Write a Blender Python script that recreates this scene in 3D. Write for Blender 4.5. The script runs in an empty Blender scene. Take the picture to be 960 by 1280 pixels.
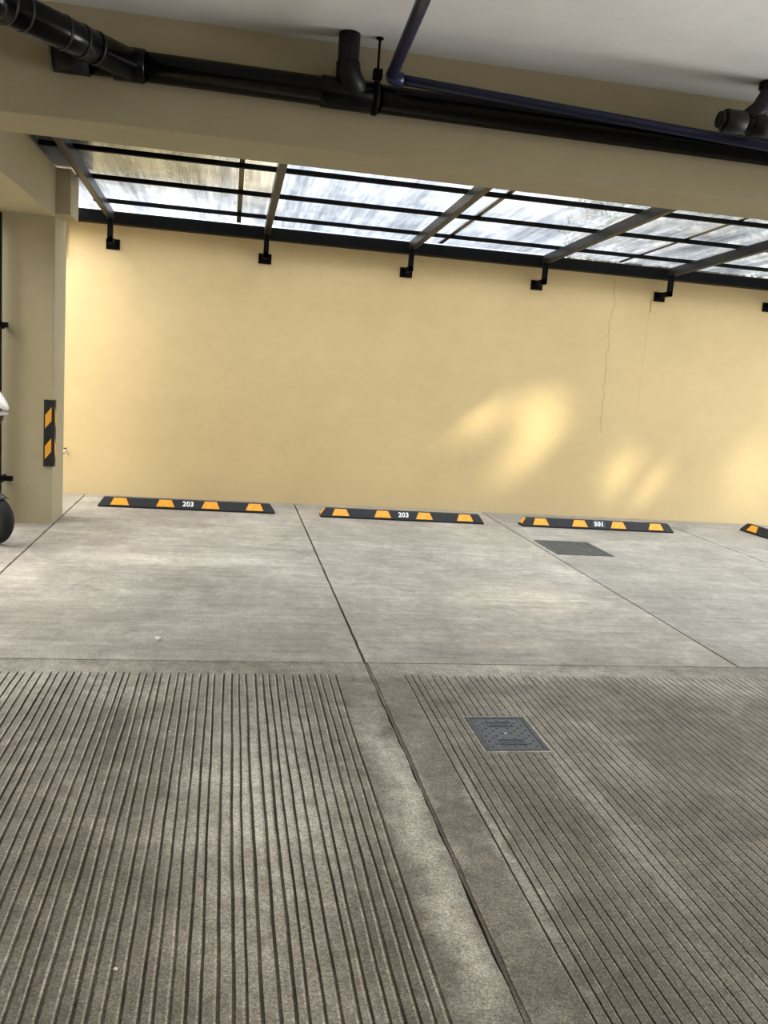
import bpy, bmesh, math, random
from mathutils import Vector, Matrix, Euler
random.seed(7)
PI = math.pi
sc = bpy.context.scene
C = sc.collection

# ------------------------------------------------------------------ materials
def srgb(r, g, b):
    f = lambda c: (c/255/12.92) if c/255 <= .04045 else ((c/255+.055)/1.055)**2.4
    return (f(r), f(g), f(b), 1)

class NT:
    def __init__(s, name):
        s.m = bpy.data.materials.new(name); s.m.use_nodes = True
        s.t = s.m.node_tree; s.n = s.t.nodes; s.n.clear()
        s.out = s.n.new('ShaderNodeOutputMaterial')
    def new(s, k, **kw):
        n = s.n.new(k)
        for a, v in kw.items(): setattr(n, a, v)
        return n
    def link(s, a, b): s.t.links.new(a, b)
    def coord(s, scale=(1, 1, 1), loc=(0, 0, 0)):
        tc = s.new('ShaderNodeTexCoord'); mp = s.new('ShaderNodeMapping')
        mp.inputs['Scale'].default_value = scale; mp.inputs['Location'].default_value = loc
        s.link(tc.outputs['Object'], mp.inputs['Vector']); return mp.outputs['Vector']
    def noise(s, vec, scale, detail=6, rough=.6, dist=0):
        n = s.new('ShaderNodeTexNoise'); n.inputs['Scale'].default_value = scale
        n.inputs['Detail'].default_value = detail; n.inputs['Roughness'].default_value = rough
        n.inputs['Distortion'].default_value = dist
        s.link(vec, n.inputs['Vector']); return n.outputs['Fac']
    def ramp(s, fac, stops):
        r = s.new('ShaderNodeValToRGB'); e = r.color_ramp.elements
        while len(e) < len(stops): e.new(.5)
        for el, (p, c) in zip(e, stops):
            el.position = p; el.color = c if isinstance(c, tuple) else (c, c, c, 1)
        s.link(fac, r.inputs['Fac']); return r.outputs['Color']
    def mix(s, fac, a, b, mode='MIX'):
        m = s.new('ShaderNodeMix', data_type='RGBA', blend_type=mode)
        for sock, v in ((m.inputs[0], fac), (m.inputs[6], a), (m.inputs[7], b)):
            if isinstance(v, (int, float, tuple)): sock.default_value = v
            else: s.link(v, sock)
        return m.outputs[2]
    def math(s, op, a, b=None, c=None):
        m = s.new('ShaderNodeMath', operation=op)
        for sock, v in zip(m.inputs, (a, b, c)):
            if v is None: continue
            if isinstance(v, (int, float)): sock.default_value = v
            else: s.link(v, sock)
        return m.outputs[0]
    def bsdf(s, color, rough=.8, metal=0, spec=.4, bump=None, bstr=.3, bdist=.01):
        b = s.new('ShaderNodeBsdfPrincipled')
        if isinstance(color, tuple): b.inputs['Base Color'].default_value = color
        else: s.link(color, b.inputs['Base Color'])
        if isinstance(rough, (int, float)): b.inputs['Roughness'].default_value = rough
        else: s.link(rough, b.inputs['Roughness'])
        b.inputs['Metallic'].default_value = metal
        b.inputs['Specular IOR Level'].default_value = spec
        if bump is not None:
            bn = s.new('ShaderNodeBump'); bn.inputs['Strength'].default_value = bstr
            bn.inputs['Distance'].default_value = bdist
            s.link(bump, bn.inputs['Height']); s.link(bn.outputs['Normal'], b.inputs['Normal'])
        s.link(b.outputs['BSDF'], s.out.inputs['Surface']); return b

def simple(name, col, rough=.6, metal=0, spec=.4, var=.15, scale=12, bstr=.1):
    t = NT(name); v = t.coord()
    n = t.noise(v, scale, 5)
    k = tuple(c*(1-var) for c in col[:3])+(1,); k2 = tuple(min(1, c*(1+var)) for c in col[:3])+(1,)
    t.bsdf(t.ramp(n, [(.3, k), (.7, k2)]), rough, metal, spec, n, bstr, .004)
    return t.m

def plaster(name, col, cracks=False, var=.06):
    t = NT(name); v = t.coord()
    big = t.noise(v, .9, 5, .55); mid = t.noise(t.coord((1, 1, 1.6)), 5, 6, .65); fine = t.noise(v, 70, 4, .7)
    a = tuple(c*(1-var) for c in col[:3])+(1,); b = tuple(min(1, c*(1+var)) for c in col[:3])+(1,)
    c = t.ramp(big, [(.3, a), (.7, b)])
    c = t.mix(.18, c, t.ramp(mid, [(.35, tuple(x*.8 for x in col[:3])+(1,)), (.65, b)]))
    h = t.math('ADD', t.math('MULTIPLY', mid, .9), t.math('MULTIPLY', fine, .25))
    if cracks:
        tc = t.new('ShaderNodeTexCoord'); sp = t.new('ShaderNodeSeparateXYZ'); t.link(tc.outputs['Object'], sp.inputs[0])
        x, z = sp.outputs[0], sp.outputs[2]
        # wall tone turns greyer towards its foot
        foot = t.math('SUBTRACT', 1, t.math('SMOOTH_MIN', t.math('MULTIPLY', z, 2.2), 1, .2))
        c = t.mix(t.math('MULTIPLY', foot, t.math('MULTIPLY', mid, .5)), c, srgb(186, 172, 138))
        comb = t.new('ShaderNodeCombineXYZ'); t.link(z, comb.inputs[2])
        w1 = t.noise(comb.outputs[0], 3.2, 6, .65)
        def line(x0, slope, z0, z1, width, amp):
            cx = t.math('ADD', t.math('ADD', x0, t.math('MULTIPLY', z, slope)), t.math('MULTIPLY', t.math('SUBTRACT', w1, .5), amp))
            d = t.math('ABSOLUTE', t.math('SUBTRACT', x, cx))
            m = t.math('LESS_THAN', d, width)
            return t.math('MULTIPLY', m, t.math('MULTIPLY', t.math('GREATER_THAN', z, z0), t.math('LESS_THAN', z, z1)))
        c = t.mix(t.math('MULTIPLY', line(4.53, -.012, 1.05, 2.95, .004, .28), .55), c, srgb(140, 112, 70))
        c = t.mix(t.math('MULTIPLY', line(4.98, 0, 1.35, 2.72, .004, .06), .25), c, srgb(165, 130, 80))
        c = t.mix(t.math('MULTIPLY', line(4.99, 0, 2.55, 2.72, .006, .05), .6), c, srgb(120, 70, 35))
    t.bsdf(c, .85, 0, .25, h, .22, .012)
    return t.m

def concrete(name, base, light, dark, streak, drive=False, wear_and_light=()):
    """cast concrete: cloudy tone, brushed streaks, grit, and worn, soiled or light-painted areas (x, y, rx, ry, amount, colour)"""
    t = NT(name); v = t.coord()
    big = t.noise(v, .9, 6, .62, .4)
    mid = t.noise(t.coord((1, 1, 1), (5, 2, 0)), 3.2, 8, .72)
    st = t.noise(t.coord(streak), 9, 7, .72)
    st2 = t.noise(t.coord(streak, (3, 7, 1)), 34, 5, .75)
    fine = t.noise(v, 95, 5, .78)
    spot = t.noise(t.coord((1, 1, 1), (1, 9, 0)), 1.6, 7, .70, .8)
    dk = lambda k: tuple(x*k for x in dark[:3])+(1,)
    lt = lambda k: tuple(min(1, x*k) for x in light[:3])+(1,)
    c = t.ramp(big, [(.30, dark), (.5, base), (.70, light)])
    c = t.mix(.55, c, t.ramp(mid, [(.32, dark), (.52, base), (.70, light)]))
    if wear_and_light:
        tc = t.new('ShaderNodeTexCoord'); sp = t.new('ShaderNodeSeparateXYZ')
        wn = t.new('ShaderNodeTexNoise'); wn.inputs['Scale'].default_value = 2.4; wn.inputs['Detail'].default_value = 7; wn.inputs['Roughness'].default_value = .68
        t.link(tc.outputs['Object'], wn.inputs['Vector'])
        vm = t.new('ShaderNodeVectorMath', operation='MULTIPLY_ADD'); vm.inputs[1].default_value = (.36, .36, 0)
        t.link(wn.outputs['Color'], vm.inputs[0]); t.link(tc.outputs['Object'], vm.inputs[2]); t.link(vm.outputs[0], sp.inputs[0])
        for (wx, wy, rx, ry, k, col) in wear_and_light:
            dx = t.math('DIVIDE', t.math('SUBTRACT', sp.outputs[0], wx+.18), rx); dy = t.math('DIVIDE', t.math('SUBTRACT', sp.outputs[1], wy+.18), ry)
            d = t.math('SQRT', t.math('ADD', t.math('MULTIPLY', dx, dx), t.math('MULTIPLY', dy, dy)))
            m = t.math('MULTIPLY', t.ramp(d, [(.10, 1.), (1.15, 0.)]), t.math('MULTIPLY', k, t.ramp(mid, [(.3, .55), (.65, 1.)])))
            c = t.mix(m, c, col)
    c = t.mix(.7, c, t.ramp(st, [(.32, .72), (.5, 1.), (.68, 1.22)]), 'MULTIPLY')
    c = t.mix(.5, c, t.ramp(st2, [(.33, .80), (.5, 1.), (.67, 1.16)]), 'MULTIPLY')
    c = t.mix(t.ramp(spot, [(.56, 0.), (.70, .5)]), c, dk(.66))
    md2 = t.noise(t.coord((1, .8, 1), (7, 7, 0)), 15, 7, .75, .3)
    c = t.mix(.75 if drive else .45, c, t.ramp(md2, [(.36, .66), (.5, 1.), (.64, 1.28)]), 'MULTIPLY')
    g2 = t.noise(t.coord((1, 1, 1), (2, 2, 2)), 190, 4, .8)
    c = t.mix(.8 if drive else .6, c, t.mix(1, c, t.ramp(fine, [(.36, .42), (.5, 1.), (.64, 1.5)]), 'MULTIPLY'))
    c = t.mix(.85 if drive else .4, c, t.mix(1, c, t.ramp(g2, [(.38, .45), (.5, 1.), (.62, 1.55)]), 'MULTIPLY'))
    h = t.math('ADD', t.math('MULTIPLY', fine, .5), t.math('ADD', t.math('MULTIPLY', st2, .5), t.math('MULTIPLY', mid, .6)))
    t.bsdf(c, t.ramp(mid, [(.3, .58), (.7, .82)]), 0, .3, h, .40 if drive else .25, .012)
    return t.m

M = {}
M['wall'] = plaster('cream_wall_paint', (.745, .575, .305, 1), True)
M['beam'] = plaster('cream_paint_shaded', (.385, .33, .205, 1))  # the wall's cream paint, darkened so the colour carries shade
M['pillar'] = plaster('pillar_paint_shaded', (.42, .365, .235, 1))  # same cream paint again, shade put into a darker tone
M['ceiling'] = plaster('ceiling_plaster', (.80, .79, .765, 1), False, .10)
dust_and_sheen, soil = srgb(198, 192, 178), srgb(70, 65, 57)
M['stall'] = concrete('stall_concrete', srgb(148, 142, 131), srgb(182, 176, 163), srgb(116, 110, 99), (.14, 1.7, 1), wear_and_light=(
    (-.55, 6.95, 1.0, .35, .5, dust_and_sheen), (.2, 7.0, .5, .5, .35, dust_and_sheen), (-.9, 5.4, 1.1, .35, .5, srgb(122, 116, 106)), (.3, 5.0, .8, .4, .4, srgb(112, 108, 100)), (-.6, 4.75, 1.6, .35, .5, srgb(122, 117, 107)), (1.3, 4.8, .5, .4, .35, srgb(122, 117, 107)),  # front of the bays darkened in the colour towards the transverse joint
    (-.4, 8.9, .9, .25, .45, srgb(120, 112, 100)), (.55, 8.7, .3, .9, .45, srgb(126, 118, 106)), (1.1, 7.6, .3, 1.3, .4, srgb(128, 124, 116)), (1.7, 8.3, .8, .4, .3, srgb(130, 126, 118))))
M['stall_dark'] = concrete('stall_concrete_grey', srgb(138, 134, 125), srgb(170, 165, 154), srgb(110, 106, 97), (.14, 1.7, 1), wear_and_light=((3.4, 7.2, .3, .8, .4, srgb(116, 112, 104)), (3.7, 6.4, .5, .5, .35, srgb(120, 116, 108))))
M['drive'] = concrete('driveway_concrete', srgb(120, 114, 102), srgb(156, 150, 137), srgb(88, 83, 73), (.6, 1.1, 1), True, wear_and_light=(  # pale areas also paint sky sheen into the concrete
    (-1.2, 4.2, 1.6, .5, .35, dust_and_sheen), (1.6, 4.45, 1.6, .25, .5, dust_and_sheen), (.18, 3.0, .38, 1.25, .95, dust_and_sheen), (.72, 3.05, .13, 1.1, .8, dust_and_sheen), (.74, 2.15, .10, .6, .55, dust_and_sheen), (-.42, 3.65, .16, .5, .8, soil), (-.40, 2.15, .22, .7, .6, soil), (-.95, 2.6, .4, .8, .45, soil), (.55, 2.2, .16, .5, .5, soil),
    (1.33, 2.75, .22, .8, .55, soil), (1.50, 2.9, .10, .8, .5, dust_and_sheen), (1.15, 2.15, .3, .4, .45, soil), (1.02, 2.7, .05, .9, .5, dust_and_sheen), (2.1, 3.4, .45, .35, .55, soil), (1.75, 3.3, .15, .5, .35, dust_and_sheen), (2.7, 4.2, .6, .3, .45, dust_and_sheen), (1.75, 2.1, .3, .4, .5, soil), (1.75, 2.7, .7, 1.0, .45, soil), (1.2, 1.9, .6, .3, .3, soil)))
M['lip'] = concrete('worn_groove_lip', srgb(156, 149, 134), srgb(190, 183, 168), srgb(122, 115, 102), (1, .8, 1), True)
M['groove_dirt'] = concrete('groove_dirt', srgb(94, 87, 76), srgb(116, 109, 96), srgb(64, 59, 50), (1, .8, 1), True)
M['filler'] = concrete('joint_filler', srgb(100, 95, 86), srgb(122, 116, 106), srgb(72, 68, 60), (1, 1, 1), True)
M['subfloor'] = simple('joint_dirt', srgb(62, 55, 46), .95)
M['black_steel'] = simple('black_painted_steel', (.004, .004, .0043, 1), .5, 0, .06, .3, 20, .06)
M['rafter'] = simple('rafter_paint', (.007, .0066, .0062, 1), .36, 0, .16, .3, 20, .06)
M['strip'] = simple('joint_strip_metal', (.055, .045, .038, 1), .4, 0, .5, .4, 14)
M['pipe'] = simple('black_pvc', (.002, .002, .0023, 1), .2, 0, .2, .3, 30, .03)
M['tape'] = simple('black_tape', (.004, .004, .004, 1), .5)
M['pipe_dull'] = simple('black_rubber_pipe', (.006, .006, .006, 1), .45, 0, .25)
M['cap_rim'] = simple('grey_cap_rim', (.12, .115, .10, 1), .5)
M['blue'] = simple('blue_pipe_plastic', (.0045, .008, .045, 1), .35, 0, .5, .2)
M['rubber'] = simple('black_rubber', (.014, .014, .016, 1), .62, 0, .35, .35, 40, .25)
M['yellow'] = simple('yellow_reflective', (.86, .36, .02, 1), .45, 0, .5, .14, 30, .15)
M['yellow_guard'] = simple('amber_reflective', (.80, .37, .03, 1), .4, 0, .5, .08, 30, .1)
M['white_paint'] = simple('white_paint', (.85, .85, .84, 1), .6)
M['cover'] = simple('grey_plastic_cover', (.062, .068, .078, 1), .55, 0, .4, .3, 60, .2)
M['cover_edge'] = simple('cover_frame', (.050, .055, .062, 1), .6, 0, .35, .35, 50, .2)
M['grate'] = simple('grimy_grate_metal', (.070, .070, .068, 1), .7, .1, .4, .5, 18, .4)
M['shade_backing'] = simple('dark_backing', (.035, .034, .032, 1), .95, var=.6)
M['chrome'] = simple('chrome', (.7, .7, .72, 1), .15, 1)
M['scooter_black'] = simple('scooter_black', (.012, .012, .013, 1), .25, 0, .5)
M['scooter_white'] = simple('scooter_white', (.82, .80, .77, 1), .25, 0, .5, .05)
M['tyre'] = simple('tyre_rubber', (.008, .008, .0085, 1), .75, var=.3)
M['leaf_bit'] = simple('pale_leaf', (.72, .70, .64, 1), .6)
M['stone'] = simple('pale_stone', (.55, .52, .46, 1), .8)
M['facade'] = plaster('neighbour_beige', srgb(214, 192, 140))
M['facade_white'] = plaster('neighbour_white', srgb(232, 232, 230))
M['bark'] = simple('bark', (.10, .07, .05, 1), .9)
M['leaf'] = simple('tree_leaf', (.20, .18, .11, 1), .6, 0, .4, .5, 3)
M['number_plate_patch'] = simple('number_patch', (.045, .048, .055, 1), .6)
M['lens'] = simple('clear_lens', (.55, .56, .58, 1), .1, 0, .7, .05)

def sheet_material(name, ribbed):
    """weathered clear roofing sheet: see-through with a dusty, streaked diffusing film"""
    t = NT(name)
    film = t.noise(t.coord((1.0, .05, 1)), 3.4, 6, .7, .2)
    fine = t.noise(t.coord((1.0, .03, 1), (2, 1, 0)), 22, 4, .7)
    blot = t.noise(t.coord((1, .6, 1), (8, 1, 0)), 2.6, 7, .7, .7)
    tr = t.new('ShaderNodeBsdfTransparent'); tl = t.new('ShaderNodeBsdfTranslucent'); gl = t.new('ShaderNodeBsdfGlossy')
    f1 = t.math('MULTIPLY', film, .4); f2 = t.math('ADD', f1, t.math('MULTIPLY', fine, .3)); f3 = t.math('ADD', f2, t.math('MULTIPLY', blot, .3))
    t.link(t.ramp(f3, [(.38, (.48, .50, .53, 1)), (.50, (.67, .69, .71, 1)), (.62, (.87, .88, .89, 1))]), tr.inputs['Color'])
    t.link(t.ramp(f3, [(.38, (.20, .21, .225, 1)), (.5, (.36, .375, .395, 1)), (.64, (.62, .635, .66, 1))]), tl.inputs['Color'])
    gl.inputs['Roughness'].default_value = .12; gl.inputs['Color'].default_value = (.8, .8, .8, 1)
    if ribbed:
        w = t.new('ShaderNodeTexWave', wave_type='BANDS', bands_direction='X'); w.inputs['Scale'].default_value = 22
        t.link(t.coord(), w.inputs['Vector'])
        b = t.new('ShaderNodeBump'); b.inputs['Strength'].default_value = .3; b.inputs['Distance'].default_value = .004
        t.link(w.outputs['Fac'], b.inputs['Height'])
        for nd in (tl, gl): t.link(b.outputs['Normal'], nd.inputs['Normal'])
        filmfac = t.math('ADD', t.math('MULTIPLY', w.outputs['Fac'], .22), .22)
    else:
        filmfac = t.math('MULTIPLY', f3, .34)
    m1 = t.new('ShaderNodeMixShader'); t.link(filmfac, m1.inputs[0]); t.link(tr.outputs[0], m1.inputs[1]); t.link(tl.outputs[0], m1.inputs[2])
    fr = t.new('ShaderNodeFresnel'); fr.inputs['IOR'].default_value = 1.3
    m2 = t.new('ShaderNodeMixShader'); t.link(t.math('MULTIPLY', fr.outputs[0], .35), m2.inputs[0]); t.link(m1.outputs[0], m2.inputs[1]); t.link(gl.outputs[0], m2.inputs[2])
    t.link(m2.outputs[0], t.out.inputs['Surface'])
    return t.m
M['sheet'] = sheet_material('weathered_roof_sheet', False)
M['sheet_rib'] = sheet_material('ribbed_roof_sheet', True)

# ------------------------------------------------------------------ mesh helpers
class MB:
    def __init__(s): s.bm = bmesh.new()
    def box(s, x0, x1, y0, y1, z0, z1):
        v = [s.bm.verts.new(p) for p in ((x0,y0,z0),(x1,y0,z0),(x1,y1,z0),(x0,y1,z0),(x0,y0,z1),(x1,y0,z1),(x1,y1,z1),(x0,y1,z1))]
        for f in ((3,2,1,0),(4,5,6,7),(0,1,5,4),(1,2,6,5),(2,3,7,6),(3,0,4,7)): s.bm.faces.new([v[i] for i in f])
        return s
    def hexa(s, pts):       # 8 points, bottom ring then top ring
        v = [s.bm.verts.new(p) for p in pts]
        for f in ((3,2,1,0),(4,5,6,7),(0,1,5,4),(1,2,6,5),(2,3,7,6),(3,0,4,7)): s.bm.faces.new([v[i] for i in f])
        return s
    def poly(s, pts): s.bm.faces.new([s.bm.verts.new(p) for p in pts]); return s
    def prism(s, pts, d):   # extrude polygon by vector d
        d = Vector(d); a = [s.bm.verts.new(p) for p in pts]; b = [s.bm.verts.new(Vector(p)+d) for p in pts]
        n = len(pts); s.bm.faces.new(a[::-1]); s.bm.faces.new(b)
        for i in range(n): s.bm.faces.new((a[i], a[(i+1) % n], b[(i+1) % n], b[i]))
        return s
    def tube(s, pts, rad, seg=20, caps=True):
        pts = [Vector(p) for p in pts]; rads = rad if isinstance(rad, (list, tuple)) else [rad]*len(pts)
        rings = []; up = None
        for i, p in enumerate(pts):
            if i == 0: t = pts[1]-p
            elif i == len(pts)-1: t = p-pts[i-1]
            else: t = (pts[i+1]-p).normalized()+(p-pts[i-1]).normalized()
            t.normalize()
            if up is None:
                up = Vector((0, 0, 1)) if abs(t.z) < .9 else Vector((0, 1, 0))
            a = t.cross(up).normalized(); b = a.cross(t).normalized(); up = b
            rings.append([s.bm.verts.new(p+(a*math.cos(2*PI*k/seg)+b*math.sin(2*PI*k/seg))*rads[i]) for k in range(seg)])
        for r0, r1 in zip(rings, rings[1:]):
            for k in range(seg):
                f = s.bm.faces.new((r0[k], r0[(k+1) % seg], r1[(k+1) % seg], r1[k])); f.smooth = True
        if caps:
            s.bm.faces.new(rings[0][::-1]); s.bm.faces.new(rings[-1])
        return s
    def lathe(s, prof, axis, origin, seg=32):   # prof: list of (radius, height along axis)
        ax = Vector(axis).normalized(); o = Vector(origin)
        a = ax.orthogonal().normalized(); b = ax.cross(a)
        rings = [[s.bm.verts.new(o+ax*h+(a*math.cos(2*PI*k/seg)+b*math.sin(2*PI*k/seg))*max(r, 1e-4)) for k in range(seg)] for r, h in prof]
        for r0, r1 in zip(rings, rings[1:]):
            for k in range(seg):
                f = s.bm.faces.new((r0[k], r0[(k+1) % seg], r1[(k+1) % seg], r1[k])); f.smooth = True
        return s
    def torus(s, axis, origin, R_, r, seg=40, sub=12):
        prof = [(R_+r*math.cos(2*PI*i/sub), r*math.sin(2*PI*i/sub)) for i in range(sub+1)]
        return s.lathe(prof, axis, origin, seg)
    def build(s, name, mat, parent=None, bevel=0, segs=2):
        bmesh.ops.recalc_face_normals(s.bm, faces=s.bm.faces)
        me = bpy.data.meshes.new(name); s.bm.to_mesh(me); s.bm.free()
        o = bpy.data.objects.new(name, me); C.objects.link(o)
        me.materials.append(mat)
        if parent:
            o.parent = parent
            o.matrix_parent_inverse = Matrix.Identity(4)
            w = world_loc(parent)
            o.data.transform(Matrix.Translation(-w))
        if bevel:
            b = o.modifiers.new('bevel', 'BEVEL'); b.width = bevel; b.segments = segs; b.limit_method = 'ANGLE'; b.angle_limit = .6
        return o

def world_loc(o):
    w = Vector((0, 0, 0))
    while o: w += o.location; o = o.parent
    return w
def tag(o, label=None, cat=None, group=None, kind=None):
    for k, v in (('label', label), ('category', cat), ('group', group), ('kind', kind)):
        if v: o[k] = v
    return o
def empty(name, loc, label, cat, group=None):
    o = bpy.data.objects.new(name, None); C.objects.link(o); o.location = loc; o.empty_display_size = .1
    return tag(o, label, cat, group)
def struct(o): o['kind'] = 'structure'; return o
def copy_tree(o, parent=None):
    c = o.copy(); C.objects.link(c)
    if parent: c.parent = parent
    for ch in list(o.children): copy_tree(ch, c)
    return c

# ------------------------------------------------------------------ key dimensions (metres)
D = 10.076                       # back wall face
XL, XA, XB, XC, XD = -1.533, .811, 3.104, 5.373, 7.65   # floor joints
YT, YG = 4.544, 4.366            # transverse joint, start of grooves
YB, YB2, ZB, ZC = 4.052, 4.419, 2.552, 3.002            # beam faces, its underside, ceiling
SL = math.tan(math.radians(2.3)) # fall of the canopy towards the wall
zr = lambda y, z=2.96: z+SL*(D-y)

# ------------------------------------------------------------------ setting
LX, RX, RY = -5.2, 7.5, -6.0
struct(MB().box(LX, 13, D, D+.22, -.06, 2.99).build('wall_back', M['wall']))
struct(MB().box(LX, RX, RY, YB+.02, ZC, ZC+.2).build('ceiling', M['ceiling']))
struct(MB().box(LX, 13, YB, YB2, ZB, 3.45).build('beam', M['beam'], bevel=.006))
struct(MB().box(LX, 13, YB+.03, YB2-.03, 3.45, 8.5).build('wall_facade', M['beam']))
struct(MB().box(LX-.2, LX, RY, D+.2, -.06, 3.4).build('wall_left', M['beam']))
struct(MB().box(LX, RX, RY-.2, RY, -.06, 3.2).build('wall_front', M['ceiling']))
# pillar with the side beam that runs into it
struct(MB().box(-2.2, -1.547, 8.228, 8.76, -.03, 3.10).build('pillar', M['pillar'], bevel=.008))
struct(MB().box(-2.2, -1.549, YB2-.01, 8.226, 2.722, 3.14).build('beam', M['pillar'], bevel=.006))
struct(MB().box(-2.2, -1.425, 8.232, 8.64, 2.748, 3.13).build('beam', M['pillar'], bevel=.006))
struct(MB().box(-2.3, -1.345, YB2, 8.9, 3.27, 3.55).build('ledge', M['beam']))

struct(MB().box(-2.3, .03, YB2, 8.65, 3.56, 3.75).box(.031, 1.7, YB2, 6.8, 3.56, 3.75).box(1.701, 12, YB2, 5.9, 3.56, 3.75).build('sky_shade_slab', M['pillar']))  # assumed slab above the sheets, added to keep sky light off bays and pillar

# ground under the slabs shows dark in the joints
struct(MB().box(LX, 13, RY, D, -.12, -.031).build('floor', M['subfloor']))

def slab(name, x0, x1, y0, y1, mat, jl=.004, jr=.004, jy=.003, jag=None):
    """a cast slab whose edges wander a little; thickness 3 cm"""
    rnd = random.Random(hash((round(x0*100), round(y0*100))) & 0xffff)
    bm = bmesh.new()
    ny = max(2, int((y1-y0)/.09)); nx = max(2, int((x1-x0)/.12))
    top = []
    for j in range(ny+1):
        y = y0+(y1-y0)*j/ny; row = []
        for i in range(nx+1):
            x = x0+(x1-x0)*i/nx; dx = dy = 0
            if i == 0: dx = rnd.uniform(0, jl)
            if i == nx: dx = -rnd.uniform(0, jr)
            if j in (0, ny): dy = rnd.uniform(0, jy)*(1 if j == 0 else -1)
            row.append(bm.verts.new((x+dx, y+dy, 0)))
        top.append(row)
    for j in range(ny):
        for i in range(nx): bm.faces.new((top[j][i], top[j][i+1], top[j+1][i+1], top[j+1][i]))
    rim = [top[0][i] for i in range(nx+1)]+[top[j][nx] for j in range(1, ny+1)]+[top[ny][i] for i in range(nx-1, -1, -1)]+[top[j][0] for j in range(ny-1, 0, -1)]
    low = [bm.verts.new((v.co.x, v.co.y, -.03)) for v in rim]
    n = len(rim)
    for k in range(n): bm.faces.new((rim[k], low[k], low[(k+1) % n], rim[(k+1) % n]))
    me = bpy.data.meshes.new(name); bm.to_mesh(me); bm.free(); me.materials.append(mat)
    o = bpy.data.objects.new(name, me); C.objects.link(o); return struct(o)
g = .006
slab('floor_slab', LX+.02, XL-g, YT+g, D-.004, M['stall'])
slab('floor_slab', XL+g, XA-g, YT+.003, D-.004, M['stall'])
slab('floor_slab', XA+g, XB-.005, YT+.006, D-.004, M['stall'])
slab('floor_slab', XB+.005, XC-.005, YT+.006, D-.004, M['stall_dark'])
slab('floor_slab', XC+.005, XD-.005, YT+.006, D-.004, M['stall_dark'])
slab('floor_slab', XD+.005, 12.9, YT+.006, D-.004, M['stall_dark'])

def grooved(name, x0, x1, gx0, gx1, mat, seed, left_jag, right_jag, gw=1):
    """driveway slab with raked anti-slip grooves running away from the camera"""
    rnd = random.Random(seed)
    pitch = .0388
    n = int((gx1-gx0)/pitch)
    ys = [-2.2+.11*k for k in range(int((YG-.02+2.2)/.11)+1)]+[YG-.012, YG, YG+.05, YT-.004]
    cols = []     # (x function, depth, groove index)
    cols.append((x0, 0, 'L'))
    for k in range(9): cols.append((x0+(gx0-.012-x0)*(k+1)/9, 0, None))
    wob = []
    for k in range(n):
        cx = gx0+(k+.5)*pitch+rnd.uniform(-.0045, .0045); dp = rnd.uniform(.0055, .0085); w = rnd.uniform(.0042, .0056)*gw; lip = rnd.uniform(.0050, .0070)*gw**2
        ph = [rnd.uniform(0, 6.28) for _ in range(3)]
        yend = YG-rnd.uniform(0, .025)
        for off, dd, kind in ((-w-lip, 0, 'lip'), (-w, -.0012, 'gv'), (-w*.45, dp, 'gv'), (w*.45, dp, 'gv'), (w, 0, 0)): cols.append((cx+off, dd, (ph, yend), kind))
    m = max(2, int((x1-gx1)/.03))
    for k in range(m): cols.append((gx1+.012+(x1-gx1-.012)*(k+1)/m, 0, 'R' if k == m-1 else None))
    cols.sort(key=lambda c: c[0])
    bm = bmesh.new(); grid = []
    for y in ys:
        row = []
        jl, jr = rnd.uniform(0, left_jag), rnd.uniform(0, right_jag)
        for (x, dd, gi) in [q[:3] for q in cols]:
            z = 0; xx = x
            if gi == 'L': xx = x+jl
            elif gi == 'R': xx = x-jr
            elif gi is not None:
                ph, yend = gi
                xx = x+.0035*math.sin(1.3*y+ph[0]*.25)+.0014*math.sin(5.1*y+ph[1])+.0007*math.sin(17*y+ph[2])
                z = -dd*(1+.25*math.sin(7*y+ph[2])) if y <= yend else 0
            row.append(bm.verts.new((xx, y, z)))
        grid.append(row)
    for j in range(len(ys)-1):
        for i in range(len(cols)-1):
            f = bm.faces.new((grid[j][i], grid[j][i+1], grid[j+1][i+1], grid[j+1][i]))
            kd = cols[i][3] if len(cols[i]) > 3 else 0
            if ys[j] < YG-.02: f.material_index = {'lip': 1, 'gv': 2}.get(kd, 0)
    nx, ny = len(cols)-1, len(ys)-1
    rim = [grid[0][i] for i in range(nx+1)]+[grid[j][nx] for j in range(1, ny+1)]+[grid[ny][i] for i in range(nx-1, -1, -1)]+[grid[j][0] for j in range(ny-1, 0, -1)]
    low = [bm.verts.new((v.co.x, v.co.y, -.03)) for v in rim]
    for k in range(len(rim)): bm.faces.new((rim[k], low[k], low[(k+1) % len(rim)], rim[(k+1) % len(rim)]))
    me = bpy.data.meshes.new(name); bm.to_mesh(me); bm.free(); me.materials.append(mat); me.materials.append(M['lip']); me.materials.append(M['groove_dirt'])
    o = bpy.data.objects.new(name, me); C.objects.link(o); return struct(o)
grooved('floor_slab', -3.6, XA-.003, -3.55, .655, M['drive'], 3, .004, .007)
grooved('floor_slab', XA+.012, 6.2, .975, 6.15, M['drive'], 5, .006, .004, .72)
slab('joint_filler', XA-.002, XA+.016, -2.2, YT-.012, M['filler'], .005, .001).location.z = -.004
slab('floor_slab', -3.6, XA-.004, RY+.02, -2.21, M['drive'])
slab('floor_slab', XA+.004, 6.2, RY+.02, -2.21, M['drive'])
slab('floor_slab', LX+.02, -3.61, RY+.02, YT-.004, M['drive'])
slab('floor_slab', 6.21, 12.9, RY+.02, YT-.004, M['drive'])

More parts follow.
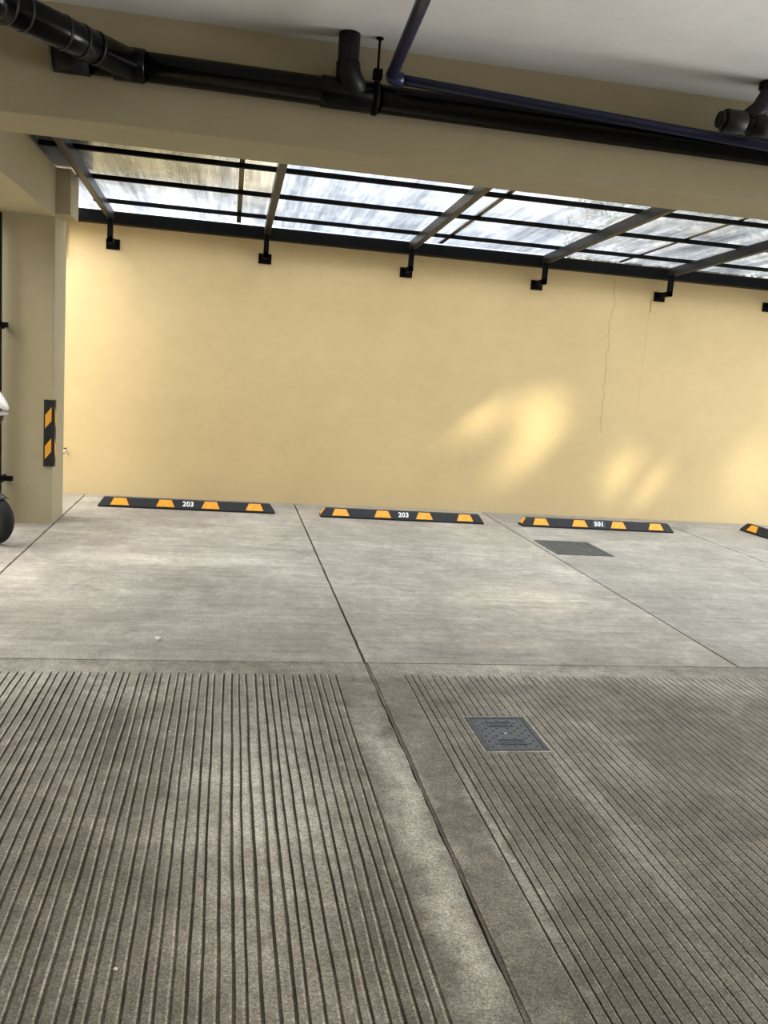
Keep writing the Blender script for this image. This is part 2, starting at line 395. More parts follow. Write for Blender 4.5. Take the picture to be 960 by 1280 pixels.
# ------------------------------------------------------------------ skylight canopy
cnp = empty('skylight_canopy', (2.5, YB2, 3.1), 'sloping translucent roof sheets on a black steel frame between the beam and the cream wall', 'canopy')
RA = [-1.30, .33, 1.94, 3.52, 5.09, 6.55]
HR = .095
def sloped(x0, x1, y0, y1, zlo, h):   # bar following the fall of the roof; zlo = underside height at the wall
    return MB().hexa([(x0,y0,zr(y0,zlo)),(x1,y0,zr(y0,zlo)),(x1,y1,zr(y1,zlo)),(x0,y1,zr(y1,zlo)),
                      (x0,y0,zr(y0,zlo)+h),(x1,y0,zr(y0,zlo)+h),(x1,y1,zr(y1,zlo)+h),(x0,y1,zr(y1,zlo)+h)])
YE = 9.86
for x in RA:
    rf = sloped(x-.031, x+.031, YB2+.002, YE, 2.955, HR).build('rafter', M['rafter'], cnp, .004)
    bk = MB().box(x-.027, x+.027, YE-.06, YE-.004, 2.735, zr(YE, 2.957)).box(x-.027, x+.027, YE-.06, D-.012, 2.735, 2.79).build('wall_bracket', M['black_steel'], rf, .003)
    MB().box(x-.072, x+.072, D-.012, D+.001, 2.69, 2.80).build('wall_plate', M['black_steel'], bk, .002)
for y in (7.53, 8.47, 9.46):
    z = zr(y, 3.052)
    MB().box(-1.55 if y < 8.2 else -1.42, 9.2, y-.022, y+.022, z, z+.038).build('purlin', M['black_steel'], cnp, .003)
# gutter along the wall: a channel with a stiff front lip
MB().prism([(-1.9, D-.001, 2.945), (-1.9, D-.17, 2.945), (-1.9, D-.17, 3.06), (-1.9, D-.155, 3.06), (-1.9, D-.155, 2.96), (-1.9, D-.015, 2.96), (-1.9, D-.015, 3.09), (-1.9, D-.001, 3.09)], (11.1, 0, 0)).build('gutter', M['black_steel'], cnp, .003)
JS = [-2.12, .025, 2.30, 4.50, 6.70, 8.9]
for x in JS[1:5]:
    sloped(x-.024, x+.024, YB2+.002, D-.06, 3.0905, .018).build('joint_strip', M['strip'], cnp, .002)
for i, (a, b) in enumerate(zip(JS, JS[1:])):
    x0 = -1.595 if i == 0 else a+.026
    s = sloped(x0, b-.026, YB2+.002, D-.05, 3.093, .008).build('roof_sheet', M['sheet_rib'] if i == 0 else M['sheet'], cnp)
    s['label'] = 'ribbed hazy roof sheet' if i == 0 else 'streaked clear roof sheet'

# ------------------------------------------------------------------ wheel stops
def text_mesh(body, size, mat, name, parent, mtx, depth=.0015):
    cu = bpy.data.curves.new(name, 'FONT'); cu.body = body; cu.size = size; cu.align_x = 'CENTER'; cu.align_y = 'CENTER'
    cu.extrude = depth; cu.space_character = 1.08; cu.offset = .0024
    to = bpy.data.objects.new(name, cu); C.objects.link(to)
    dg = bpy.context.evaluated_depsgraph_get(); dg.update()
    me = bpy.data.meshes.new_from_object(to.evaluated_get(dg)); me.transform(mtx)
    bpy.data.objects.remove(to); bpy.data.curves.remove(cu)
    o = bpy.data.objects.new(name, me); C.objects.link(o); me.materials.clear(); me.materials.append(mat); o.parent = parent
    return o
L, W, T, H = 1.84, .16, .055, .10
YF0, YF1 = -W/2, -T/2
def on_front(x, u, lift=0):
    """point on the sloping front face: u runs 0 (foot of slope) to 1 (top edge)"""
    z0 = .018
    n = Vector((0, -(H-z0), YF1-YF0)).normalized(); n = Vector((0, n.y, abs(n.z)))
    return Vector((x, YF0+(YF1-YF0)*u, z0+(H-z0)*u))+n*lift
def wheel_stop(loc, rz, label, number, patch=False, end_face=True):
    r = empty('wheel_stop', (0, 0, 0), label, 'wheel stop', 'parking wheel stops along the wall')
    a, e = L/2, L/2-.055
    b = MB(); B = b.bm
    ring0 = [(-a, -W/2, 0), (a, -W/2, 0), (a, W/2, 0), (-a, W/2, 0)]
    ring1 = [(-a, -W/2, .018), (a, -W/2, .018), (a, W/2, .018), (-a, W/2, .018)]
    ring2 = [(-e, -T/2, H), (e, -T/2, H), (e, T/2, H), (-e, T/2, H)]
    R3 = [[B.verts.new(p) for p in q] for q in (ring0, ring1, ring2)]
    B.faces.new(R3[0][::-1]); B.faces.new(R3[2])
    for p, q in zip(R3, R3[1:]):
        for i in range(4): B.faces.new((p[i], p[(i+1) % 4], q[(i+1) % 4], q[i]))
    b.build('body', M['rubber'], r, .005, 2)
    for cx in (-.70, -.235, .235, .70):
        for side in (1, -1):
            p = [on_front(cx-.095, .10, .0004), on_front(cx+.095, .10, .0004), on_front(cx+.062, .93, .0004), on_front(cx-.062, .93, .0004)]
            if side < 0: p = [Vector((-q.x+2*cx, -q.y, q.z)) for q in p]
            nrm = (p[1]-p[0]).cross(p[3]-p[0]).normalized()
            MB().prism(p, nrm*.003).build('reflector', M['yellow'], r)
    for sx in ((-1, 1) if end_face else ()):
        p = [Vector((sx*(a-.004), -.055, .030)), Vector((sx*(a-.004), .055, .030)), Vector((sx*(e+.004), .02, H-.008)), Vector((sx*(e+.004), -.02, H-.008))]
        nrm = (p[1]-p[0]).cross(p[3]-p[0]).normalized()
        if nrm.x*sx < 0: nrm = -nrm
        MB().prism([q+nrm*.0005 for q in p], nrm*.003).build('end_reflector', M['yellow'], r)
    if number:
        slope = math.atan2(H-.018, YF1-YF0)
        c = on_front(0, .52, .0012 if not patch else .003)
        mt = Matrix.Translation(c) @ Matrix.Rotation(slope, 4, 'X') @ Matrix.Diagonal((.95, 1, 1, 1))
        if patch:
            p = [on_front(-.075, .14, .0003), on_front(.075, .14, .0003), on_front(.075, .92, .0003), on_front(-.075, .92, .0003)]
            nrm = (p[1]-p[0]).cross(p[3]-p[0]).normalized()
            MB().prism(p, nrm*.0015).build('number_patch', M['number_plate_patch'], r)
        o = text_mesh(number, .078, M['white_paint'], 'number', r, mt)
        o['label'] = 'white stencilled number '+number
    r.location = loc; r.rotation_euler = (0, 0, rz)
    return r
wheel_stop((-.372, 9.36, 0), 0, 'leftmost black and yellow wheel stop, numbered 203, nearest the striped pillar', '203', end_face=False)
wheel_stop((1.955, 9.28, 0), -.004, 'black and yellow wheel stop numbered 203, second along the wall, right of the long joint', '203')
wheel_stop((4.24, 9.24, 0), -.010, 'black and yellow wheel stop numbered 501, behind the dark floor drain', '501', patch=True)
wheel_stop((6.385, 8.66, 0), math.radians(-88), 'rightmost black and yellow wheel stop, turned sideways and cut by the photo edge', None, end_face=False)

# ------------------------------------------------------------------ striped corner guard on the pillar
gx, gy = -1.547, 8.228
gd = empty('corner_guard', (gx, gy, .53), 'black rubber corner guard with amber stripes on the pillar edge', 'corner guard')
t_ = .014
MB().prism([(gx-.078, gy-.0005, .532), (gx-.078, gy-t_*.6, .532), (gx-.070, gy-t_, .532), (gx+t_*.4, gy-t_, .532), (gx+t_, gy-t_*.4, .532), (gx+t_, gy+.070, .532), (gx+t_*.6, gy+.078, .532), (gx+.0005, gy+.078, .532), (gx+.0005, gy-.0005, .532)], (0, 0, .602)).build('body', M['rubber'], gd, .002)
for zc in (.672, .952):
    x0, x1 = gx-.064, gx-.010
    MB().prism([(x0, gy-t_, zc-.075), (x1, gy-t_, zc-.005), (x1, gy-t_, zc+.118), (x0, gy-t_, zc+.045)], (0, -.002, 0)).build('stripe', M['yellow_guard'], gd)
    MB().prism([(gx+t_, gy+.010, zc-.005), (gx+t_, gy+.064, zc-.075), (gx+t_, gy+.064, zc+.045), (gx+t_, gy+.010, zc+.118)], (.002, 0, 0)).build('stripe', M['yellow_guard'], gd)

# ------------------------------------------------------------------ gate post with lugs, left edge
gt = empty('gate_post', (-1.96, 8.12, 0), 'black steel gate post with two stub lugs standing against the pillar front', 'post')
MB().box(-2.03, -1.963, 8.09, 8.15, 0, 2.70).build('post', M['black_steel'], gt, .004)
for z, xe in ((1.762, -1.907), (.42, -1.861)):
    lg = MB().box(-1.964, xe, 8.10, 8.135, z-.022, z+.022).box(-1.962, -1.94, 8.1355, 8.2275, z-.022, z+.022).build('lug', M['black_steel'], gt, .003)
    MB().tube([(-1.946, 8.118, z-.036), (-1.946, 8.118, z-.02)], .009, 12).build('bolt', M['black_steel'], lg)

# ------------------------------------------------------------------ pipes under the ceiling
py, pz = 3.984, 2.776
def pz_at(x): return pz-.004*(x-.4)
dp = empty('drain_pipe', (.4, py, pz), 'long black drain pipe along the beam, with taped branch at left', 'pipe')
P = lambda x: (x, py, pz_at(x))
MB().tube([P(-.70), P(9.3)], .059, 28).build('pipe_run', M['pipe'], dp)
def coupling(x0, x1, r=.067):
    return MB().tube([P(x0), P(x0+.006), P(x1-.006), P(x1)], [r-.004, r, r, r-.004], 28).build('coupling', M['pipe'], dp)
coupling(-.53, -.40); coupling(.36, .40, .064); coupling(.33, .56, .065); coupling(3.4, 3.55)
# clean-out end: straight stub with pale rim
MB().tube([P(-.765), P(-.62)], .066, 28).build('clean_out', M['pipe_dull'], dp)
MB().tube([P(-.772), P(-.764)], .067, 28).build('clean_out_rim', M['cap_rim'], dp)
br0 = Vector((-.46, py-.01, pz)); br1 = Vector((-.86, 3.52, pz+.015)); bd = (br1-br0).normalized()
MB().tube([br0, br1], .062, 28).build('branch', M['pipe'], dp)
e1 = br1+bd*.06; e2 = Vector((-1.02, 3.47, pz+.02)); e3 = Vector((-1.9, 3.46, pz+.03))
MB().tube([br1-bd*.02, e1*.7+br1*.3, e1*.45+e2*.55+Vector((-.012, -.012, 0)), e2, Vector((-1.12, 3.465, pz+.022))], .070, 28).build('elbow', M['pipe'], dp)
MB().tube([e2, e3], .060, 28).build('branch_run', M['pipe'], dp)
ln = (br1-br0).length
for f, wd in ((.30, .012), (.42, .01), (.56, .012), (.84, .012), (.95, .012)):
    c = br0+bd*ln*f
    sk = Vector((.012, 0, .004))
    MB().tube([c-bd*wd/2, c+bd*wd/2], .0645, 28).build('tape_band', M['tape'], dp)
# riser into the ceiling, set on the run by a swept tee
rx_ = .437; ry_ = 3.925
MB().tube([(rx_, ry_, ZC-.001), (rx_, ry_, 2.86), (rx_+.004, ry_+.01, 2.84)], .046, 24).build('riser', M['pipe_dull'], dp)
MB().tube([(rx_, ry_, 2.885), (rx_+.002, ry_, 2.85), (rx_+.02, ry_+.02, 2.82), (rx_+.06, ry_+.05, pz)], [.052, .053, .054, .055], 24).build('swept_tee', M['pipe_dull'], dp)

# hanger: rod from the ceiling with a clamp round the pipe
hg = empty('pipe_hanger', (.575, py, ZC), 'thin black hanger rod and clamp holding the drain pipe beside its riser', 'pipe hanger')
hx = .567
MB().tube([(hx, 3.925, 2.872), (hx, 3.925, ZC)], .0055, 10).build('rod', M['black_steel'], hg)
MB().tube([(hx, 3.925, ZC-.006), (hx, 3.925, ZC)], .016, 14).build('anchor', M['black_steel'], hg)
MB().lathe([(.0655, -.011), (.070, -.011), (.070, .011), (.0655, .011), (.0655, -.011)], (1, 0, 0), P(hx+.005), 32).build('clamp', M['black_steel'], hg)
MB().box(hx-.02, hx+.02, 3.905, 3.945, 2.835, 2.875).build('clevis', M['black_steel'], hg, .004)

# blue water pipe: comes from behind the camera, elbows and follows the beam
bl = empty('water_pipe', (.6, 3.88, 2.83), 'dark blue water pipe elbowing above the black drain pipe along the beam', 'pipe')
bz = 2.834; byy = 3.88
MB().tube([(.615, byy-.05, bz), (.545, 2.2, bz+.01)], .024, 20).build('pipe_toward_camera', M['blue'], bl)
pts = [(.617, byy-.06, bz), (.619, byy-.03, bz), (.626, byy-.010, bz), (.64, byy-.001, bz), (.67, byy, bz-.0005)]
MB().tube(pts, .0285, 20).build('elbow', M['blue'], bl)
MB().tube([(.66, byy, bz-.0005), (3.0, byy, bz-.0005-.0405*2.34), (9.3, byy-.02, bz-.12)], .0215, 20).build('pipe_along_beam', M['blue'], bl)

# black fitting at the top right
ft = empty('drain_fitting', (2.2, 3.72, 2.79), 'black capped drain fitting with short riser into the ceiling, top right', 'pipe')
a0 = Vector((2.075, 3.70, 2.792)); a1 = Vector((3.4, 3.72, 2.775))
ad = (a1-a0).normalized()
MB().tube([a0, a1], .040, 24).build('pipe_run', M['pipe_dull'], ft)
MB().tube([a0-ad*.006, a0+ad*.001, a0+ad*.085, a0+ad*.09], [.044, .049, .049, .045], 24).build('socket', M['pipe_dull'], ft)
MB().tube([a0-ad*.028, a0-ad*.003], [.034, .036], 24).build('end_cap', M['pipe_dull'], ft)
MB().tube([a0+ad*.125, a0+ad*.24], .047, 24).build('tee', M['pipe_dull'], ft)
MB().tube([a0+ad*.10+Vector((0, 0, .01)), Vector((2.245, 3.72, 2.865)), Vector((2.30, 3.755, 2.94)), Vector((2.318, 3.78, 2.965)), Vector((2.32, 3.785, ZC))], [.042, .038, .038, .040, .042], 24).build('riser', M['pipe_dull'], ft)
MB().tube([Vector((2.32, 3.785, 2.975)), Vector((2.32, 3.785, ZC))], .047, 24).build('ceiling_collar', M['pipe_dull'], ft)

# blue pipe stub on the wall behind the pillar
wp = MB().tube([(-1.80, D-.019, 2.94), (-1.80, D-.019, 2.66), (-1.808, D-.019, 2.60), (-1.84, D-.019, 2.56), (-1.95, D-.019, 2.54)], .020, 16).build('blue_pipe_stub', M['blue'])
tag(wp, 'short dark blue pipe running down the wall just behind the pillar', 'pipe')
# small tap on the wall beside the pillar
tp = empty('wall_tap', (-1.765, D, .48), 'tiny wall tap low down beside the pillar', 'tap')
MB().tube([(-1.762, D, .485), (-1.762, D-.045, .485), (-1.762, D-.06, .475), (-1.762, D-.062, .445)], .009, 12).build('spout', M['chrome'], tp)
MB().box(-1.785, -1.739, D-.035, D-.022, .503, .512).build('handle', M['scooter_black'], tp, .002)
MB().tube([(-1.762, D-.028, .485), (-1.762, D-.028, .503)], .005, 10).build('stem', M['chrome'], tp)

# ------------------------------------------------------------------ floor covers
cv = empty('inspection_cover', (1.325, 3.60, 0), 'small square grey studded inspection cover set in the grooved driveway', 'inspection cover')
x0, x1, y0, y1 = 1.175, 1.472, 3.415, 3.787
fm = MB()
for q in ((x0, x1, y0, y0+.022), (x0, x1, y1-.022, y1), (x0, x0+.022, y0+.0225, y1-.0225), (x1-.022, x1, y0+.0225, y1-.0225)): fm.box(*q, -.012, .004)
fm.build('frame', M['cover_edge'], cv, .002)
rim = MB()
for q in ((x0-.012, x1+.012, y0-.012, y0-.0005), (x0-.012, x1+.012, y1+.0005, y1+.010), (x0-.012, x0-.0005, y0-.0005, y1+.0005), (x1+.0005, x1+.010, y0-.0005, y1+.0005)): rim.box(*q, -.012, .0025)
rim.build('mortar_rim', M['lip'], cv, .001)['label'] = 'pale mortar rim'
lid = MB().box(x0+.025, x1-.025, y0+.025, y1-.025, -.012, .002)
st = lid; cx, cy = (x0+x1)/2, (y0+y1)/2
for i in range(9):
    for j in range(11):
        x = x0+.045+i*(x1-x0-.09)/8; y = y0+.045+j*(y1-y0-.09)/10
        if abs(x-cx) < .075 and (.060 < abs(y-cy) < .135): continue
        if abs(x-cx) < .045 and abs(y-cy) < .03: continue
        if (i+j) % 2: continue
        st.lathe([(.0075, .0015), (.0065, .0050), (0, .0052)], (0, 0, 1), (x, y, 0), 10)
lid.build('lid', M['cover'], cv)
for yc in (cy+.098, cy-.098):
    w, h = .062, .026
    fr = MB()
    for q in ((cx-w, cx+w, yc-h, yc-h+.005), (cx-w, cx+w, yc+h-.005, yc+h), (cx-w, cx-w+.005, yc-h+.0055, yc+h-.0055), (cx+w-.005, cx+w, yc-h+.0055, yc+h-.0055)): fr.box(*q, .0015, .0052)
    rr = random.Random(int(yc*1000))
    x = cx-w+.014
    while x < cx+w-.016:      # worn embossing, too rubbed to read
        a_ = rr.uniform(.004, .009)
        fr.box(x, x+a_, yc-.012+rr.uniform(0, .006), yc+.012-rr.uniform(0, .006), .0015, .0045); x += a_+rr.uniform(.004, .007)
    fr.build('embossed_panel', M['cover'], cv)
MB().box(cx-.032, cx+.032, cy-.009, cy+.009, .0018, .0024).build('key_slot', M['tape'], cv)
MB().lathe([(.008, .0020), (.007, .0040), (0, .0042)], (0, 0, 1), (cx, cy, 0), 14).build('key_stud', M['chrome'], cv)

gr = empty('drain_grate', (3.46, 8.03, 0), 'dark grimy mesh drain grate in the floor before the 501 wheel stop', 'drain')
x0, x1, y0, y1 = 3.165, 3.752, 7.70, 8.37
MB().box(x0+.01, x1-.01, y0+.01, y1-.01, -.01, .0012).build('shade_backing', M['shade_backing'], gr)  # dark plate painted for the shade below the mesh
fm = MB()
for q in ((x0, x1, y0, y0+.018), (x0, x1, y1-.018, y1), (x0, x0+.018, y0+.0185, y1-.0185), (x1-.018, x1, y0+.0185, y1-.0185)): fm.box(*q, -.01, .006)
fm.build('frame', M['grate'], gr, .0015)
ms = MB(); rr = random.Random(4)
n = 26
for i in range(1, n):
    x = x0+(x1-x0)*i/n; ms.box(x-.0055, x+.0055, y0+.012, y1-.012, .0012, .0048+rr.uniform(0, .0015))
n = 30
for i in range(1, n):
    y = y0+(y1-y0)*i/n; ms.box(x0+.012, x1-.012, y-.0055, y+.0055, .0010, .0044+rr.uniform(0, .0015))
ms.build('mesh', M['grate'], gr)

# ------------------------------------------------------------------ bits on the floor
lf = MB(); lfp = [(-.352, 4.870), (-.338, 4.862), (-.318, 4.872), (-.312, 4.888), (-.330, 4.905), (-.348, 4.892)]
lf.prism([(x, y, .004+.014*((i % 3)-1)**2) for i, (x, y) in enumerate(lfp)], (0, 0, .004))
tag(lf.build('dry_leaf', M['leaf_bit'], bevel=.001), 'tiny pale dry leaf lying on the leftmost parking bay', 'leaf')
def pebble(name, x, y, r, label, mat):
    b = MB(); bmesh.ops.create_icosphere(b.bm, subdivisions=2, radius=r)
    rr = random.Random(int(x*1000))
    for v in b.bm.verts:
        v.co *= rr.uniform(.8, 1.15); v.co.z *= .6; v.co += Vector((x, y, r*.55))
    for f in b.bm.faces: f.smooth = True
    tag(b.build(name, mat), label, 'pebble')
pebble('pebble', -.226, 2.124, .006, 'tiny pale pebble in the grooves at lower left', M['leaf_bit'])
pebble('pebble', -.186, 3.62, .006, 'tiny pale pebble on the dark tyre-stained grooves at left', M['leaf_bit'])
pebble('pebble', .25, 5.123, .007, 'tiny dark pebble on the leftmost bay near the long joint', M['stone'])

# ------------------------------------------------------------------ scooter (only its nose and front wheel reach into the picture)
sx = -1.90; sy = 7.36
so = empty('scooter', (sx, sy, 0), 'black and white scooter at left edge, only nose and front wheel showing', 'scooter')
WR = .20
def wheel(cx):
    ty = MB().torus((.12, 1, 0), (cx, sy, WR), WR-.055, .055, 48, 14).build('tyre', M['tyre'], so)
    MB().lathe([(WR-.09, -.03), (WR-.083, -.034), (WR-.083, .034), (WR-.09, .03), (WR-.09, -.03)], (.12, 1, 0), (cx, sy, WR), 40).build('rim', M['chrome'], ty)
    sp = MB()
    for k in range(5):
        a = 2*PI*k/5+.3
        sp.tube([(cx, sy, WR), (cx+.15*math.cos(a), sy, WR+.15*math.sin(a))], [.022, .014], 8)
    sp.lathe([(0, -.045), (.035, -.045), (.035, .045), (0, .045)], (0, 1, 0), (cx, sy, WR), 20)
    sp.build('spokes', M['chrome'], ty)
wheel(-1.86); wheel(-3.13)
# front mudguard
mg = MB(); seg = 14; prev = None
for k in range(seg+1):
    a = math.radians(52+k*110/seg); ring = []
    for j in range(9):
        b_ = (j-4)/4; rr = WR+.012+.022*(1-b_*b_)
        ring.append(mg.bm.verts.new((-1.90+rr*math.cos(a), sy+b_*.066, WR+rr*math.sin(a))))
    if prev:
        for j in range(8): f = mg.bm.faces.new((prev[j], prev[j+1], ring[j+1], ring[j])); f.smooth = True
    prev = ring
o = mg.build('front_mudguard', M['scooter_black'], so); s_ = o.modifiers.new('solid', 'SOLIDIFY'); s_.thickness = .004
for s in (-1, 1): MB().tube([(-1.905, sy+s*.075, WR), (-2.08, sy+s*.075, .72), (-2.12, sy+s*.06, .86)], [.02, .024, .024], 12).build('fork_leg', M['scooter_black'], so)
# leg shield and nose
def loft(secs, name, mat, parent, subs=2):
    b = MB(); rings = [[b.bm.verts.new(p) for p in s] for s in secs]; n = len(secs[0])
    for p, q in zip(rings, rings[1:]):
        for i in range(n): b.bm.faces.new((p[i], p[(i+1) % n], q[(i+1) % n], q[i]))
    b.bm.faces.new(rings[0][::-1]); b.bm.faces.new(rings[-1])
    for f in b.bm.faces: f.smooth = True
    o = b.build(name, mat, parent); m = o.modifiers.new('sub', 'SUBSURF'); m.levels = subs; m.render_levels = subs; return o
def sec(x0, x1, hw, z0, z1): return [(x0, sy-hw, z0), (x1, sy-hw*.7, z1), (x1, sy+hw*.7, z1), (x0, sy+hw, z0)]
loft([[(-2.16, sy-.17, .30), (-2.02, sy-.10, .34), (-2.02, sy+.10, .34), (-2.16, sy+.17, .30)],
      [(-2.14, sy-.21, .55), (-1.96, sy-.12, .58), (-1.96, sy+.12, .58), (-2.14, sy+.21, .55)],
      [(-2.14, sy-.20, .78), (-1.86, sy-.10, .82), (-1.86, sy+.10, .82), (-2.14, sy+.20, .78)],
      [(-2.16, sy-.15, 1.08), (-1.88, sy-.07, 1.0), (-1.88, sy+.07, 1.0), (-2.16, sy+.15, 1.08)]], 'leg_shield', M['scooter_black'], so)
# white beak over a black lamp housing
bk = loft([[(-2.210, sy-.16, 1.25), (-2.210, sy-.12, 1.40), (-2.210, sy+.12, 1.40), (-2.210, sy+.16, 1.25)],
      [(-1.970, sy-.15, 1.20), (-1.970, sy-.10, 1.345), (-1.970, sy+.10, 1.345), (-1.970, sy+.15, 1.20)],
      [(-1.830, sy-.10, 1.115), (-1.830, sy-.07, 1.215), (-1.830, sy+.07, 1.215), (-1.830, sy+.10, 1.115)],
      [(-1.722, sy-.04, 1.070), (-1.722, sy-.028, 1.110), (-1.722, sy+.028, 1.110), (-1.722, sy+.04, 1.070)]], 'nose_fairing', M['scooter_white'], so)
MB().hexa([(-1.890, sy-.127, 1.185), (-1.805, sy-.090, 1.130), (-1.805, sy-.080, 1.130), (-1.890, sy-.112, 1.185), (-1.880, sy-.118, 1.212), (-1.815, sy-.088, 1.160), (-1.815, sy-.075, 1.160), (-1.880, sy-.10, 1.212)]).build('vent', M['scooter_black'], bk, .002)
loft([[(-2.190, sy-.15, .92), (-2.190, sy-.16, 1.22), (-2.190, sy+.16, 1.22), (-2.190, sy+.15, .92)],
      [(-1.950, sy-.12, .88), (-1.950, sy-.14, 1.17), (-1.950, sy+.14, 1.17), (-1.950, sy+.12, .88)],
      [(-1.800, sy-.065, .97), (-1.770, sy-.085, 1.085), (-1.770, sy+.085, 1.085), (-1.800, sy+.065, .97)]], 'lamp_housing', M['scooter_black'], so)
b = MB(); bmesh.ops.create_uvsphere(b.bm, u_segments=20, v_segments=12, radius=1)
for v in b.bm.verts: v.co = Vector((-1.84+v.co.x*.075, sy+v.co.y*.105, 1.055+v.co.z*.020))
for f in b.bm.faces: f.smooth = True
b.build('headlight', M['lens'], so)
MB().tube([(-2.20, sy-.34, 1.20), (-2.14, sy-.20, 1.22), (-2.12, sy, 1.20), (-2.14, sy+.20, 1.22), (-2.20, sy+.34, 1.20)], .015, 12).build('handlebar', M['scooter_black'], so)
for s in (-1, 1): MB().tube([(-2.205, sy+s*.355, 1.20), (-2.16, sy+s*.245, 1.215)], .021, 12).build('grip', M['tyre'], so)
loft([[(-2.12, sy-.14, .27), (-2.12, sy-.14, .34), (-2.12, sy+.14, .34), (-2.12, sy+.14, .27)],
      [(-2.58, sy-.15, .25), (-2.58, sy-.15, .32), (-2.58, sy+.15, .32), (-2.58, sy+.15, .25)]], 'footboard', M['scooter_black'], so, 1)
loft([sec(-2.56, -2.56, .10, .30, .66), sec(-2.75, -2.75, .16, .34, .74), sec(-3.10, -3.10, .16, .50, .76), sec(-3.42, -3.42, .07, .66, .78)], 'rear_body', M['scooter_white'], so)
loft([sec(-2.55, -2.56, .11, .68, .76), sec(-2.85, -2.85, .15, .73, .80), sec(-3.35, -3.35, .12, .76, .86)], 'seat', M['tyre'], so)
MB().box(-3.05, -2.62, sy-.09, sy+.09, .22, .36).build('engine', M['scooter_black'], so, .02)

so.location = (-1.845, 7.315, 0); so.rotation_euler = (0, 0, math.radians(-30))

# ------------------------------------------------------------------ beyond the wall, seen through the roof sheets
nb = empty('neighbour_building', (-5, 21.5, 0), 'beige building beyond the wall, glimpsed through the left roof sheet', 'building')
MB().box(-16, 1.05, 21.4, 26, 0, 5.35).build('lower_wall', M['facade_white'], nb)
MB().box(-16, .95, 21.0, 26, 5.35, 11.0).build('upper_wall', M['facade'], nb)
def tree(x, y, h, rad, seed, label, nl=6000):
    rr = random.Random(seed)
    t = empty('tree', (x, y, 0), label, 'tree', 'trees beyond the wall')
    MB().tube([(x, y, 0), (x+.1, y, h*.4), (x-.1, y+.1, h*.75)], [.16, .11, .05], 10).build('trunk', M['bark'], t)
    b = MB()
    blobs = [(rr.gauss(0, rad*.45), rr.gauss(0, rad*.45), h*.72+rr.gauss(0, rad*.4), rr.uniform(.35, .6)*rad) for _ in range(16)]
    for _ in range(nl):
        bx, by, bz_, br = rr.choice(blobs)
        d = Vector((rr.gauss(0, 1), rr.gauss(0, 1), rr.gauss(0, 1))).normalized()*br*rr.uniform(.5, 1)
        c = Vector((x+bx, y+by, bz_))+d
        u = Vector((rr.gauss(0, 1), rr.gauss(0, 1), rr.gauss(0, 1))).normalized(); v = u.orthogonal().normalized()
        s = rr.uniform(.10, .20)
        b.poly([c-u*s, c-v*s*.5, c+u*s, c+v*s*.5])
    b.build('foliage', M['leaf'], t)
tree(8.3, 16.2, 6.6, 2.0, 1, 'loose leafy tree beyond the wall, seen through the roof sheets right of centre')
tree(14.0, 21.8, 7.4, 2.3, 2, 'leafy tree beyond the wall at the far right edge of the roof sheets')

# ------------------------------------------------------------------ light
w = bpy.data.worlds.new('sky'); sc.world = w; w.use_nodes = True
nt = w.node_tree; nt.nodes.clear()
o = nt.nodes.new('ShaderNodeOutputWorld'); bg = nt.nodes.new('ShaderNodeBackground')
tc = nt.nodes.new('ShaderNodeTexCoord'); sp = nt.nodes.new('ShaderNodeSeparateXYZ'); rp = nt.nodes.new('ShaderNodeValToRGB')
nz = nt.nodes.new('ShaderNodeTexNoise'); nz.inputs['Scale'].default_value = 3.5; nz.inputs['Detail'].default_value = 6
nt.links.new(tc.outputs['Generated'], sp.inputs[0]); nt.links.new(sp.outputs[2], rp.inputs['Fac']); nt.links.new(tc.outputs['Generated'], nz.inputs['Vector'])
e = rp.color_ramp.elements
e[0].position = 0; e[0].color = (.10, .10, .105, 1); e[1].position = 1; e[1].color = (1.0, .99, .96, 1)
k = e.new(.16); k.color = (.102, .109, .121, 1)
k = e.new(.30); k.color = (.40, .41, .43, 1)
k = e.new(.6); k.color = (.86, .86, .85, 1)
mx = nt.nodes.new('ShaderNodeMix'); mx.data_type = 'RGBA'; mx.blend_type = 'MULTIPLY'; mx.inputs[0].default_value = .5
cr = nt.nodes.new('ShaderNodeValToRGB'); cr.color_ramp.elements[0].position = .35; cr.color_ramp.elements[0].color = (.55, .66, .85, 1)
cr.color_ramp.elements[1].position = .62; cr.color_ramp.elements[1].color = (1.15, 1.12, 1.08, 1)
nt.links.new(nz.outputs['Fac'], cr.inputs['Fac']); nt.links.new(rp.outputs[0], mx.inputs[6]); nt.links.new(cr.outputs[0], mx.inputs[7])
nt.links.new(mx.outputs[2], bg.inputs['Color']); bg.inputs['Strength'].default_value = 13.3
nt.links.new(bg.outputs[0], o.inputs['Surface'])

def area(name, loc, rot, sx_, sy_, power, col=(1, 1, 1), spread=PI):
    l = bpy.data.lights.new(name, 'AREA'); l.shape = 'RECTANGLE'; l.size = sx_; l.size_y = sy_; l.energy = power; l.color = col; l.spread = spread
    ob = bpy.data.objects.new(name, l); C.objects.link(ob); ob.location = loc; ob.rotation_euler = rot; return ob
# added fill lamp above the view, lifts the driveway floor; no fixture known
area('driveway_fill', (.4, 2.2, 2.97), (0, 0, 0), 3.6, .5, 9, (1, .96, .90), math.radians(95))
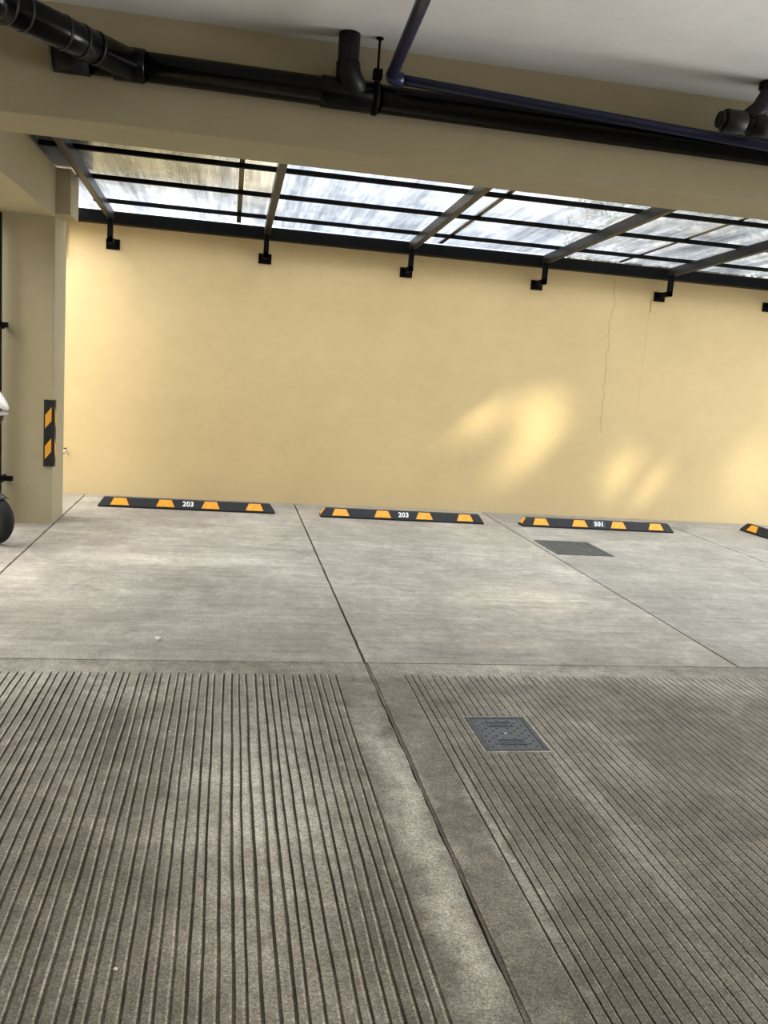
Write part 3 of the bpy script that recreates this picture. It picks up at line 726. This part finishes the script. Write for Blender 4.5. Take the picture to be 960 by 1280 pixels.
# assumed daylight from the right, added as an unseen area lamp
area('side_daylight_fill', (7.3, .7, 1.35), (math.radians(90+22), 0, math.radians(90+14)), 5.6, 2.2, 250, (.96, .98, 1), math.radians(84))
def spot(name, loc, target, power, cone, col, blend=1.0):
    l = bpy.data.lights.new(name, 'SPOT'); l.energy = power; l.spot_size = cone; l.spot_blend = blend; l.color = col; l.shadow_soft_size = .16
    ob = bpy.data.objects.new(name, l); C.objects.link(ob); ob.location = loc
    ob.rotation_euler = (Vector(target)-Vector(loc)).to_track_quat('-Z', 'Y').to_euler(); return ob
# spotlights added above the roof, standing in for reflected sunlight: soft flecks on the wall and floor
src = Vector((7.6, 6.3, 4.9))
for (tx, ty, tz, rad, pw) in ((2.90, D, 1.08, .17, 1.0), (3.05, D, 1.20, .12, .8), (3.45, D, 1.22, .2, .5), (3.72, D, 1.30, .19, 1.0), (3.82, D, 1.05, .19, .9), (3.74, D, .86, .16, .6), (3.46, D, .64, .2, 1.0), (4.82, D, .60, .17, .8), (5.02, D, .40, .2, 1.0), (5.28, D, .56, .17, .6), (6.6, D, .62, .3, .24)):
    dist = (Vector((tx, ty, tz))-src).length
    spot('added_fleck_spot', src, (tx, ty, tz), 7800*pw, 2*math.atan(rad*1.5/dist), (1, .86, .55))

src2 = Vector((4.5, 8.3, 11.5))
for (tx, ty, rad, pw) in ((2.1, 6.0, .45, .8), (2.5, 6.1, .3, .6), (1.5, 5.0, .5, .5), (-1.35, 6.2, .35, .7), (2.9, 4.35, .4, .6), (-.6, 6.9, .5, .35)):
    dist = (Vector((tx, ty, 0))-src2).length
    spot('added_fleck_spot', src2, (tx, ty, 0), 9000*pw, 2*math.atan(rad*1.5/dist), (1, .88, .66))

# ------------------------------------------------------------------ camera
yaw, pitch, roll, fpx = 0.185678, -0.159837, 0.074722, 1081.501
fw = Vector((math.sin(yaw)*math.cos(pitch), math.cos(yaw)*math.cos(pitch), math.sin(pitch)))
r = fw.cross(Vector((0, 0, 1))).normalized(); u = r.cross(fw)
R2 = math.cos(roll)*r+math.sin(roll)*u; U2 = -math.sin(roll)*r+math.cos(roll)*u
cd = bpy.data.cameras.new('camera'); cam = bpy.data.objects.new('camera', cd); C.objects.link(cam)
cd.sensor_fit = 'HORIZONTAL'; cd.sensor_width = 36; cd.lens = fpx*36/960; cd.clip_start = .05
mt = Matrix((R2, U2, -fw)).transposed().to_4x4(); mt.translation = Vector((0, 0, 1.6)); cam.matrix_world = mt
sc.camera = cam

sc.view_settings.view_transform = 'Standard'; sc.view_settings.look = 'None'
sc.view_settings.gamma = 1; sc.view_settings.exposure = 0; sc.view_settings.use_curve_mapping = False
